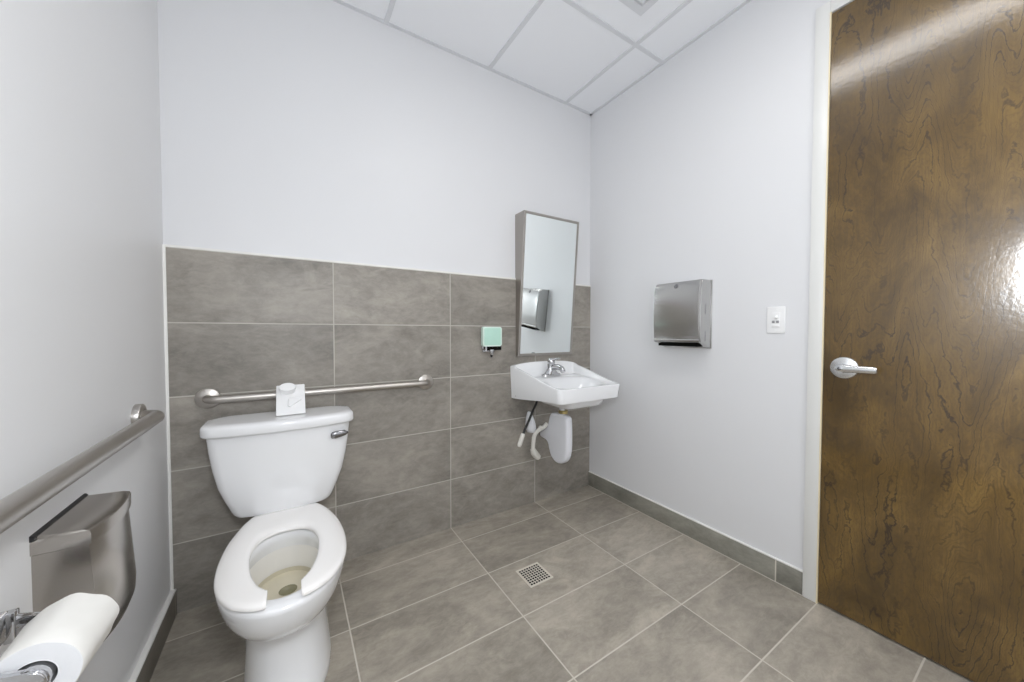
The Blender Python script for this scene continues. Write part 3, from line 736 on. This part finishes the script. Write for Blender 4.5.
obj('back_plate', B(XP_R - .006, XP_R, ty0 - .0035, ty1 + .0035, tz0 - .004, tz1 + .002, bev=.001), M['steel_z'], td)

# ------------------------------------------------------------------ light switch
tsw = thing('light_switch', 'white wall switch plate with two small buttons beside the wooden door', 'switch', (XP_R, -1.207, 1.162))
cy_, cz_ = -1.2065, 1.2245
bm = bmesh.new(); prism(bm, rrect(cy_ - .0365, cy_ + .0365, cz_ - .062, cz_ + .062, .004, 4), lambda a, b_, t_: (XP_R - t_, a, b_), 0, .0065, .0028)
obj('cover_plate', bm, M['plastic'], tsw, smooth=40)
bm = bmesh.new(); prism(bm, rrect(cy_ - .0168, cy_ + .0168, cz_ - .034, cz_ + .034, .002, 3), lambda a, b_, t_: (XP_R - t_, a, b_), .004, .0085, .0010)
rk = obj('sensor_insert', bm, M['plastic'], tsw, smooth=40)
for dy in (-.0085, .0085):
    bm = bmesh.new(); prism(bm, rrect(cy_ + dy - .0055, cy_ + dy + .0055, cz_ - .014, cz_ - .003, .0015, 3), lambda a, b_, t_: (XP_R - t_, a, b_), .008, .0105, .0006)
    obj('button', bm, M['grey'], rk)['label'] = 'small grey button'
bm = bmesh.new(); lathe(bm, [(.0085, 0), (.008, .004), (.005, .0072), (.001, .0085)], (XP_R - .008, cy_ - .003, cz_ + .012), (-1, 0, 0), 20); obj('lens', bm, M['plastic'], rk)
obj('rocker', B(XP_R - .0100, XP_R - .007, cy_ - .0135, cy_ + .0135, cz_ - .0315, cz_ - .020, bev=.0012), M['plastic'], rk)
for dz in (-.048, .048): obj('screw', lathe(bmesh.new(), [(.0032, 0), (.0030, .0010), (.001, .0013)], (XP_R - .0063, cy_, cz_ + dz), (-1, 0, 0), 12), M['plastic'], tsw)

# ------------------------------------------------------------------ floor drain
tdr = thing('floor_drain', 'square metal floor drain grate set in the grey tile floor', 'drain', (.797, -.592, .001))
dx, dy, dh = .797, -.5925, .0655
bm = bmesh.new()
for a in ((dx - dh, dx + dh, dy - dh, dy - dh + .007), (dx - dh, dx + dh, dy + dh - .007, dy + dh), (dx - dh, dx - dh + .007, dy - dh + .007, dy + dh - .007), (dx + dh - .007, dx + dh, dy - dh + .007, dy + dh - .007)):
    box(bm, *a, .0002, .0045, bev=.0008, seg=1)
obj('frame', bm, M['drain'], tdr, smooth=0)
bm = bmesh.new(); g = dh - .0065
n = 8; st_ = (2 * (g - .002)) / n
for k in range(n + 1):
    v = -g + .002 + k * st_
    box(bm, dx + v - .0015, dx + v + .0015, dy - g, dy + g, .0018, .0036)
    box(bm, dx - g, dx + g, dy + v - .0015, dy + v + .0015, .0018, .0034)
obj('grate', bm, M['drain'], tdr, smooth=0)
obj('sump', B(dx - dh + .004, dx + dh - .004, dy - dh + .004, dy + dh - .004, .0001, .0010), M['dark'], tdr)

# ------------------------------------------------------------------ lights and world
def area(name, loc, rot, sx, sy, power, col):
    l = bpy.data.lights.new(name, 'AREA'); l.shape = 'RECTANGLE'; l.size = sx; l.size_y = sy; l.energy = power; l.color = col
    o = bpy.data.objects.new(name, l); o.location = loc; o.rotation_euler = rot; COL.objects.link(o); return o
# the photographer's flash, on the camera
fl_ = bpy.data.lights.new('camera_flash', 'POINT'); fl_.energy = 40; fl_.shadow_soft_size = .11; fl_.color = (.91, .955, 1.0)
fo = bpy.data.objects.new('camera_flash', fl_); fo.location = (-.16, -1.88, 1.42); COL.objects.link(fo)

# added fill spot aimed at the wall behind the camera, evens out the room
sl = bpy.data.lights.new('bounce_fill', 'SPOT'); sl.energy = 105; sl.spot_size = R(120); sl.spot_blend = 1.0; sl.shadow_soft_size = .08; sl.color = (.97, .985, 1.0)
so = bpy.data.objects.new('bounce_fill', sl); so.location = (.30, -1.90, 1.55); COL.objects.link(so)
so.rotation_euler = (Vector((1.25, -2.75, 1.40)) - Vector(so.location)).to_track_quat('-Z', 'Y').to_euler()
w = bpy.data.worlds.new('world'); sc.world = w; w.use_nodes = True
w.node_tree.nodes['Background'].inputs[0].default_value = (.8, .85, .9, 1); w.node_tree.nodes['Background'].inputs[1].default_value = 0.0

# ------------------------------------------------------------------ camera
f_px, CX, CY, CZ, yaw, pit, rol = 354.15, -.1838, -1.9527, 1.1683, .5598, -.0262, .0013
fwv = Vector((math.sin(yaw) * math.cos(pit), math.cos(yaw) * math.cos(pit), math.sin(pit)))
rv = Vector((math.cos(yaw), -math.sin(yaw), 0)); uv = rv.cross(fwv)
r2 = rv * math.cos(rol) + uv * math.sin(rol); u2 = -rv * math.sin(rol) + uv * math.cos(rol)
cd = bpy.data.cameras.new('camera'); cd.sensor_width = 36; cd.lens = f_px / 1024 * 36; cd.clip_start = .02
co = bpy.data.objects.new('camera', cd); COL.objects.link(co)
mw = Matrix((( r2.x, u2.x, -fwv.x, CX), (r2.y, u2.y, -fwv.y, CY), (r2.z, u2.z, -fwv.z, CZ), (0, 0, 0, 1)))
co.matrix_world = mw; sc.camera = co

vs = sc.view_settings
sc.display_settings.display_device = 'sRGB'
vs.view_transform = 'Standard'; vs.look = 'None'; vs.gamma = 1.0; vs.use_curve_mapping = False; vs.exposure = -0.38
sc.cycles.use_denoising = True
sc.cycles.max_bounces = 12; sc.cycles.diffuse_bounces = 8; sc.cycles.glossy_bounces = 6
sc.cycles.sample_clamp_indirect = 6
